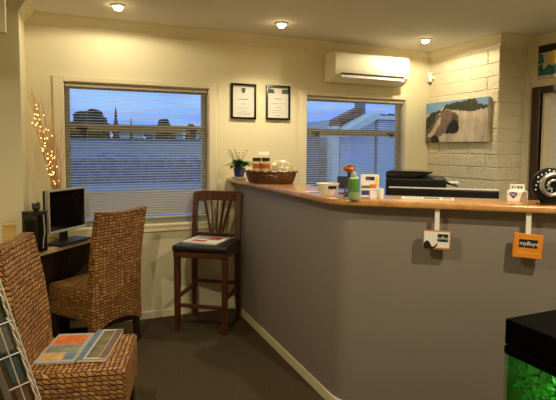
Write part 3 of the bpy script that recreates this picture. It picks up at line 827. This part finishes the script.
# ------------------------------------------------------------------ bar stool
t = thing('bar_stool', 'dark wooden bar stool with a black cushion standing against the counter', 'bar stool', (.985, 3.735, 0), 0)
face(t, -.56, -.83)      # local +y is the way a sitter looks
ST = t
SX, SYF, SYB = .190, .18, -.19
for sx in (-1, 1):
    b = nb(); loft(b, [[(sx*SX+a*q, SYF+c*q, z) for a, c in ((-1, -1), (1, -1), (1, 1), (-1, 1))] for z, q in ((0, .018), (.60, .021))]); obj('leg', b, m_dark, t)
for sx in (-1, 1):
    b = nb()
    loft(b, [[(sx*SX+a*.019, y+c*.018, z) for a, c in ((-1, -1), (1, -1), (1, 1), (-1, 1))] for z, y in ((0, SYB-.005), (.30, SYB+.004), (.62, SYB+.004), (.85, SYB-.014), (1.045, SYB-.045))]); obj('back_post', b, m_dark, t)
b = nb(); box(b, -.212, .212, SYB-.01, .215, .585, .635, .006, 0, 1); obj('seat_frame', b, m_dark, t)
b = nb(); box(b, -.218, .218, SYB+.02, .228, .632, .680, .020, 0, 4); obj('cushion', b, m_vinyl, t, True)
b = nb()
rgs = []
for j in range(9):
    u = -1+j/4; y = SYB-.040-.018*(1-u*u)
    rgs.append([(u*.195, y+a, z+.006*(1-u*u)) for a, z in ((.012, .975), (.011, 1.052), (-.012, 1.056), (-.012, .975))])
loft(b, rgs); obj('top_rail', b, m_dark, t, True)
b = nb(); bar(b, (-SX, SYB-.000, .70), (SX, SYB-.000, .70), .03, .018); obj('lower_back_rail', b, m_dark, t)
for k in range(5):
    u = -1+k/2
    b = nb(); bar(b, (u*.048, SYB-.000, .705), (u*.115, SYB-.048, .985), .022, .010); obj('back_slat', b, m_dark, t)
for (p, q) in (((-SX, SYF, .205), (SX, SYF, .205)), ((-SX, SYB, .30), (SX, SYB, .30)), ((-SX, SYF, .27), (-SX, SYB, .27)), ((SX, SYF, .27), (SX, SYB, .27))):
    b = nb(); bar(b, p, q, .026, .026); obj('stretcher', b, m_dark, t)
magazine('newspaper', 'folded newspaper with red print lying on the bar stool cushion', (.97, 3.735, .6805), -.75, .30, .27, .012,
         [(-.05, .35, .0, .4, m_red), (-.3, .1, -.35, -.1, m_red), (-.42, -.1, .05, .42, M('print_silver', (170, 168, 160)))], pages=m_paper)

# ------------------------------------------------------------------ corner desk with computer
DZ = .745
t = thing('corner_desk', 'beige topped corner desk with dark panels under the left window', 'desk', (0, 0, 0))
poly = [(-.52, 3.075), (.275, 4.02), (.275, D-.03), (XL+.016, D-.03), (XL+.016, NIB-.01), (-.52, NIB-.01)]
b = nb(); prism(b, poly, DZ-.03, DZ, .003); bmesh.ops.triangulate(b, faces=b.faces[:]); obj('desk_top', b, m_desk, t)
dn = Vector((-.764, .645)); dt = Vector((.645, .764))
P0 = Vector((-.49, 3.16)); P1 = Vector((.22, 4.0))
b = nb(); q0, q1 = Vector((-.285, 3.73)), Vector((-.045, 4.013)); prism(b, [tuple(q0), tuple(q1), (q1.x-.012, q1.y+.01), (q0.x-.012, q0.y+.01)], 0, DZ-.031); obj('modesty_panel', b, m_deskp, t)
for a in ((-.50, XL-.002, NIB-.030, NIB-.015), (-.04, .24, D-.019, D-.004)):
    b = nb(); box(b, a[0], a[1], a[2], a[3], .07, DZ-.031); obj('back_panel', b, m_deskp, t)
b = nb(); prism(b, [tuple(P0), tuple(P0+dt*.02), tuple(P0+dt*.02+dn*.28), tuple(P0+dn*.28)], 0, DZ-.031); obj('side_panel', b, m_deskp, t)
b = nb(); box(b, .235, .255, 3.985, 4.02, 0, DZ-.031); obj('desk_leg', b, m_deskp, t)
# monitor
mdir = math.atan2(.78, .63)      # its width runs this way
t = thing('computer_monitor', 'silver framed black computer monitor on the corner desk', 'monitor', (-.05, 3.72, DZ), mdir)
# local x along the width, -y faces out
b = nb(); W_, H0, H1 = .19, .085, .385
for a in ((-W_, -W_+.014, H0, H1), (W_-.014, W_, H0, H1), (-W_+.014, W_-.014, H0, H0+.018), (-W_+.014, W_-.014, H1-.014, H1)): box(b, a[0], a[1], -.02, .012, a[2], a[3], .003, 0, 1)
obj('bezel', b, m_silver, t)
b = nb(); box(b, -W_+.014, W_-.014, -.016, 0, H0+.018, H1-.014); obj('screen', b, m_screen, t)
b = nb(); box(b, -W_+.004, W_-.004, .004, .034, H0+.005, H1-.005, .006); box(b, -.11, .11, .03, .055, H0+.04, H1-.06, .01); obj('back_shell', b, m_black, t)
b = nb(); box(b, -.03, .03, .012, .04, .01, .16, .004); box(b, -.15, .17, -.075, .075, 0, .016, .006, 0, 2); obj('stand', b, m_black, t)
# tower speaker
t = thing('computer_tower', 'slim black computer tower with a silver curve left of the monitor', 'computer', (-.235, 3.475, DZ), mdir)
b = nb(); box(b, -.045, .045, -.06, .06, 0, .25, .006, 0, 2); obj('tower_case', b, m_gloss, t)
b = nb(); tube(b, [(.01, -.061, .24), (.014, -.062, .18), (.016, -.064, .12), (.004, -.063, .07), (.004, -.061, .0225)], .004, 8); obj('silver_curve', b, m_chrome, t, True)
b = nb(); box(b, -.048, .048, -.065, .06, .2505, .262, .003, 0, 1); obj('tower_top', b, m_black, t)
t = thing('toy_figure', 'small dark round trinket on top of the black computer tower', 'trinket', (-.225, 3.49, DZ+.2622), 0)
b = nb(); sphere(b, (0, 0, .022), .026, sz=(1, 1, .85)); sphere(b, (.012, -.006, .045), .013); sphere(b, (-.016, .004, .042), .010); obj('trinket_body', b, M('dark_green_glaze', (44, 50, 36), .35), t, True)
# wooden box at the left
t = thing('wooden_block', 'small pale wooden box on the desk behind the foreground wicker chair', 'box', (-.372, 3.41, DZ), .1)
b = nb(); box(b, -.038, .038, -.04, .04, 0, .185, .004, 0, 1); obj('box_body', b, wood_mat('pale_pine', (214, 180, 110), (188, 150, 84), .5, 7, (1, 1, 6), 0), t)
b = nb(); box(b, -.04, .04, -.042, .042, .1855, .20, .003, 0, 1); obj('box_lid', b, MATS.get('x') or bpy.data.materials['pale_pine'], t)

# twigs with fairy lights
t = thing('lit_twig_arrangement', 'tall pale twigs wound with lit fairy lights in the corner by the left window', 'decoration', (-.095, 3.925, DZ))
b = nb(); lathe(b, [(.045, 0), (.05, .004), (.06, .08), (.05, .2), (.038, .28), (.042, .30), (.036, .298), (.034, .26), (.004, .25)], 24); obj('vase', b, m_offw, t, True)
m_fairy = M('lit_fairy_bulb', (255, 200, 120), .4, emit=6)
rt = random.Random(11); bulbs = []
for i in range(24):
    k = i/23
    top = rt.uniform(.80, 1.10) if k < .6 else rt.uniform(.62, .9)
    tx = -.20+.21*k**1.3+rt.uniform(-.015, .015)
    ty = rt.uniform(-.05, .07)
    P = []
    for q in [v/8 for v in range(9)]:
        x = .018*math.cos(i*2.4)*(1-q)+tx*q**.95+.007*math.sin(q*11+i)
        y = .018*math.sin(i*2.4)*(1-q)+ty*q+.006*math.sin(q*8+i*2)
        P.append((max(x, -.205), min(y, .10), .26+(top-.26+.0)*q))
    b = nb(); tube(b, P, .0030, 5, r1=.0010)
    for s_ in (4, 6):
        if rt.random() < .7:
            p = Vector(P[s_]); dx = rt.uniform(-.03, .07); dy = rt.uniform(-.04, .03)
            e1 = p+Vector((dx*.4, dy*.5, .07)); e2 = p+Vector((dx, dy, .15)); e1.x = max(e1.x, -.205); e2.x = max(e2.x, -.205)
            tube(b, [p, e1, e2], .0015, 4, r1=.0008)
    obj('twig', b, m_twig, t)
    if k < .75:
        for s_ in (2, 3, 4, 5, 6):
            if rt.random() < .6: bulbs.append(Vector(P[s_]).lerp(Vector(P[s_+1]), rt.random()))
for p in bulbs[:60]:
    b = nb(); sphere(b, p+Vector((.0, -.005, 0)), .0032, u=8, v=6, sz=(1, 1, 1.4)); obj('fairy_light', b, m_fairy, t, True)

# ------------------------------------------------------------------ magazine rack, left foreground
m_wire = M('white_wire', (196, 190, 178), .4)
RX, RY, RA = .035, 1.765, .28
t = thing('magazine_rack', 'white wire brochure rack at the left edge in the foreground', 'rack', (RX, RY, 0), RA)
# local: x = out of the rack's face (leaning back as it rises), y = along its width
def rf(z): return -.258*z
WID = .27; PZ = [.14+.105*i for i in range(9)]
for yy in (0, WID):
    b = nb(); bar(b, (-.085, yy, 0), (rf(1.12)-.085, yy, 1.12), .020, .014)
    obj('side_post', b, M('grey_post', (120, 112, 98), .45, .2), t)
    b = nb()
    for z in PZ+[1.085]: tube(b, [(rf(z)-.082, yy, z-.012), (rf(z), yy, z+.004)], .0024, 6)
    tube(b, [(rf(.02)-.042, yy, .02), (rf(1.10)-.042, yy, 1.10)], .0024, 6)
    tube(b, [(rf(.0), yy, .0), (rf(1.10), yy, 1.10), (rf(1.12)-.015, yy, 1.125), (rf(1.12)-.07, yy, 1.12)], .0030, 6)
    obj('side_grid', b, m_wire, t, True)
b = nb()
for z in PZ:
    for dz in (.0, .05): tube(b, [(rf(z+dz)+.003, 0, z+dz), (rf(z+dz)+.003, WID, z+dz)], .0022, 6)
    tube(b, [(rf(z)-.078, 0, z-.012), (rf(z)-.078, WID, z-.012)], .0022, 6)
for yy in (.09, .18): tube(b, [(rf(.02)+.006, yy, .02), (rf(1.09)+.006, yy, 1.09)], .0020, 5)
obj('pocket_wires', b, m_wire, t, True)
b = nb(); bar(b, (-.12, 0, .008), (.02, 0, .008), .016, .014); obj('foot', b, m_wire, t)
b = nb(); bar(b, (-.12, WID, .008), (.02, WID, .008), .016, .014); obj('foot', b, m_wire, t)
cols = [('green', (66, 88, 52), 'dark green'), ('teal', (52, 80, 86), 'dark teal'), ('plum', (110, 64, 82), 'plum'), ('grey', (128, 124, 112), 'grey'), ('rust', (130, 76, 44), 'rust brown')]
place = ['bottom', 'second', 'third', 'fourth', 'fifth', 'sixth', 'seventh', 'eighth', 'topmost']
rackM = Matrix.Translation((RX, RY, 0)) @ Matrix.Rotation(RA, 4, 'Z')
LEAN = math.atan(.258)
for i, z in enumerate(PZ):
    cn, cc, cl = cols[(i*2+1) % 5]
    p = rackM @ Vector((rf(z)-.036, WID/2, z+.005))
    bt = thing('brochure', '%s brochure stack in the wire rack, in the %s pocket counted from the floor' % (cl, place[i]), 'brochure', p, RA, 'brochures in the wire rack')
    Tl = Matrix.Rotation(-LEAN, 4, 'Y')
    b = nb(); box(b, -.026, .020, -.118, .118, .002, .086, .001, 0, 1, Tl); obj('page_block', b, M('page_edge_'+cn, tuple(int(v*.6+40) for v in cc), .7, var=(90, .35, (8, 1, 1))), bt)
    b = nb(); box(b, .0202, .0225, -.12, .12, .001, .088, 0, 0, 1, Tl); obj('cover', b, M('brochure_'+cn, cc, .45, var=(20, .4, (1, 1, 1))), bt)
    b = nb(); box(b, .0226, .0232, -.09, .09, .05, .075, 0, 0, 1, Tl); obj('title_band', b, m_offw, bt)

# ------------------------------------------------------------------ fish tank, right foreground
t = thing('fish_tank', 'fish tank with a black hood and green plants at the right edge', 'aquarium', (1.234, 1.088, 0))
TW, TDp = .62, .38      # runs to +x and towards the camera (-y)
ZT = .90
b = nb(); box(b, .01, TW-.01, -TDp+.01, -.01, 0, .42, .004, 0, 1); st = obj('stand', b, m_black, t)
b = nb(); box(b, -.0015, TW+.0015, -TDp-.0015, .0015, ZT-.112, ZT-.085, .004, 0, 1); box(b, 0, TW, -TDp, 0, ZT-.082, ZT, .006, 0, 2)
hd = obj('hood', b, M('hood_black', (4, 4, 4), .6, spec=.03), t)
b = nb(); box(b, .0, TW, -TDp, .0, .4205, .45, .003, 0, 1); obj('base_trim', b, m_black, t)
b = nb()
g0, g1 = .4505, ZT-.1125
box(b, .0, .005, -TDp+.006, -.002, g0, g1); box(b, TW-.011, TW-.006, -TDp+.006, -.006, g0, g1)
box(b, .005, TW-.011, -TDp+.006, -TDp+.011, g0, g1); box(b, .005, TW-.011, -.007, -.002, g0, g1)
obj('glass_walls', b, glass_mat('tank_glass', (.88, .97, .88)), t)
m_wgreen = M('pond_weed', (44, 150, 30), .4, var=(25, .5, (1, 1, 1)))
b = nb(); rw = random.Random(9)
for i in range(1300):
    x, y, z = .03+(TW-.09)*rw.random()**2.2, -.03-(TDp-.08)*rw.random()**1.2, g0+.04+rw.uniform(0, .25)
    a = rw.uniform(0, 2*PI)
    leaf(b, (x, y, z), (math.cos(a), math.sin(a), rw.uniform(.2, 2)), rw.uniform(.02, .05), rw.uniform(.003, .008))
o = obj('water_plants', b, m_wgreen, t, True); o['kind'] = 'stuff'
b = nb(); box(b, .006, TW-.012, -TDp+.012, -.009, g0+.0005, g0+.035, .004); obj('gravel', b, M('gravel', (70, 76, 50), .9, var=(70, .5, (1, 1, 1)), bump=(90, 1)), t)
b = nb(); box(b, .006, TW-.02, -.0125, -.0085, g0+.036, g1-.002); bg_ = obj('green_backdrop', b, M('algae_green', (52, 132, 34), .7, var=(16, .5, (1, 1, 1))), t)
ld = bpy.data.lights.new('tank_tube', 'AREA'); ld.shape = 'RECTANGLE'; ld.size = TW-.1; ld.size_y = .06; ld.energy = 1.2; ld.color = (.8, 1.0, .6)
lo = bpy.data.objects.new('tank_tube', ld); COL.objects.link(lo); lo.parent = t; lo.location = (TW/2, -TDp/2, g1-.004)

# ------------------------------------------------------------------ outside: dusk yard
b = nb(); box(b, -90, 130, D+.3, 130, -.75, -.55)
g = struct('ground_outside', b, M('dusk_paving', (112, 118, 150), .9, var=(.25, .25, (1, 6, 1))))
m_crown = M('tree_crown', (26, 34, 24), .9, var=(3, .4, (1, 1, 1)))
m_trunk = M('tree_trunk', (40, 32, 26), .9)
def tree(name, label, x, y, h, rx, kind):
    t = thing(name, label, 'tree', (x, y, -.55), 0, 'trees beyond the yard')
    rg = random.Random(int(x*10)+3)
    b = nb(); lathe(b, [(rx*.09, 0), (rx*.06, h*.5)], 8); obj('trunk', b, m_trunk, t)
    b = nb()
    if kind == 'cone':
        for k in range(7):
            z0 = h*(.12+.125*k); r_ = rx*(1-k/7.4)
            lathe(b, [(r_, z0), (r_*.55, z0+h*.10), (.02, z0+h*.17)], 12)
    else:
        for k in range(34):
            a = rg.uniform(0, 2*PI); el = rg.uniform(0, 1)
            rad = rx*.72*math.sqrt(1-el*el*.9)
            sphere(b, (rad*math.cos(a), rad*math.sin(a), h*.45+h*.42*el), rx*rg.uniform(.22, .36), sz=(1, 1, .7), u=8, v=6)
        sphere(b, (0, 0, h*.55), rx*.8, sz=(1, 1, h*.42/rx), u=12, v=8)
    obj('crown', b, m_crown, t, True)
tree('round_tree', 'large round dark tree outside, at the left of the left window', 1.2, 40, 5.35, 1.6, 'round')
tree('conifer_tree', 'dark pointed conifer outside, right of the round tree', 3.15, 40, 4.85, .62, 'cone')
tree('conifer_tree', 'small pointed conifer outside, in the middle of the left window', 4.3, 40, 4.1, .36, 'cone')
tree('round_tree', 'low spreading dark tree outside, right of the small conifer', 6.9, 40, 4.7, .95, 'round')
tree('round_tree', 'small bushy tree outside, near the right end of the left window', 9.5, 42, 4.5, .55, 'round')
tree('round_tree', 'small bushy tree outside, at the right edge of the left window', 10.9, 42, 4.6, .65, 'round')
tree('round_tree', 'dark bushy tree standing behind the blue-white shed', 25.8, 36, 5.4, 1.9, 'round')
m_hw = M('house_white', (214, 214, 216), .8)
m_roof = M('house_roof', (70, 66, 70), .8)
def house(label, x, y, w, hgt, roof, lit=False):
    t = thing('house', label, 'house', (x, y, -.55), 0, 'houses beyond the yard')
    b = nb(); box(b, -w/2, w/2, 0, 5, 0, hgt); wl = obj('wall', b, m_hw, t)
    b = nb(); loft(b, [[(sx, -.3, hgt), (sx, 2.5, hgt+roof), (sx, 5.3, hgt), (sx, 2.5, hgt-.05)] for sx in (-w/2-.3, w/2+.3)]); obj('roof', b, m_roof, t)
    for k in (-.28, .22):
        b = nb(); box(b, w*k-.4, w*k+.4, -.02, 0, hgt*.35, hgt*.78); obj('window', b, M('dark_pane', (30, 34, 44), .2), t)
house('white house outside, below the large round tree', 1.2, 46, 2.6, 3.1, .2)
house('white house outside, right of the pointed conifer', 4.9, 46, 2.2, 3.2, .2)
house('white house outside, beneath the low spreading tree', 8.3, 46, 2.8, 3.05, .3)
house('white house outside, at the right of the left window', 12.2, 46, 2.4, 3.2, .2)
t = thing('long_building', 'long low pale grey building outside, beneath the trees and houses', 'building', (3, 34, -.55))
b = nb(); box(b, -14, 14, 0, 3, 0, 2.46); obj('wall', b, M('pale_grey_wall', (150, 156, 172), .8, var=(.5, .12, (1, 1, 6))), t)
b = nb(); box(b, -14.1, 14.1, -.15, 3.1, 2.46, 2.54); obj('roof', b, m_roof, t)
t = thing('hedge', 'long low blue-grey hedge outside, before the pale building', 'hedge', (3, 27, -.55))
b = nb(); rh = random.Random(4)
loft(b, [[(x, 0, 0), (x, 1.2, 0), (x, 1.15+rh.uniform(-.1, .1), 1.3), (x, .6, 1.55+rh.uniform(-.08, .08)), (x, .05+rh.uniform(-.1, .1), 1.3)] for x in [-14+.5*k for k in range(57)]])
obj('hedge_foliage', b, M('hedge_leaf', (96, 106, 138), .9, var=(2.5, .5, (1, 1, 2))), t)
# the neighbouring shed seen through the right window
t = thing('neighbouring_shed', 'blue-white shed with a brown sloping roof outside the right window', 'shed', (0, 0, -.55))
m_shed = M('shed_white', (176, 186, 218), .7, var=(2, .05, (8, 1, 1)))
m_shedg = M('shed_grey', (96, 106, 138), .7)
m_tile = M('brown_roof_tiles', (112, 74, 62), .8, var=(6, .3, (1, 1, 6)))
b = nb(); box(b, 4.66, 7.6, 8.0, 12.5, 0, 2.52); obj('shed_wall', b, m_shed, t)
b = nb(); box(b, 3.2, 4.38, 8.3, 12.5, 0, 2.35); obj('shed_recess', b, m_shedg, t)
b = nb(); box(b, 4.44, 4.58, 7.9, 8.1, 0, 2.38); obj('white_post', b, m_hw, t)
b = nb(); box(b, 5.44, 5.48, 7.97, 8.0, 0, 2.55); obj('wall_joint', b, m_shedg, t)
b = nb(); prism(b, [(4.58, 2.18), (5.3, 2.54), (5.3, 2.62), (5.16, 2.62), (4.58, 2.30)], 0, .35, 0, 0, MT(0, 8.0, 0) @ FRONT)
obj('white_fascia', b, m_hw, t)
b = nb(); prism(b, [(4.56, 2.32), (5.14, 2.62), (5.16, 2.78), (4.60, 2.52)], 0, .3, 0, 0, MT(0, 8.3, 0) @ FRONT); obj('roof_tiles', b, m_tile, t)
b = nb(); box(b, 5.28, 7.7, 7.85, 12.6, 2.53, 2.60); obj('flat_roof', b, m_hw, t)
b = nb(); box(b, 5.18, 5.34, 8.2, 8.35, 2.6, 2.9); obj('chimney', b, m_shedg, t)
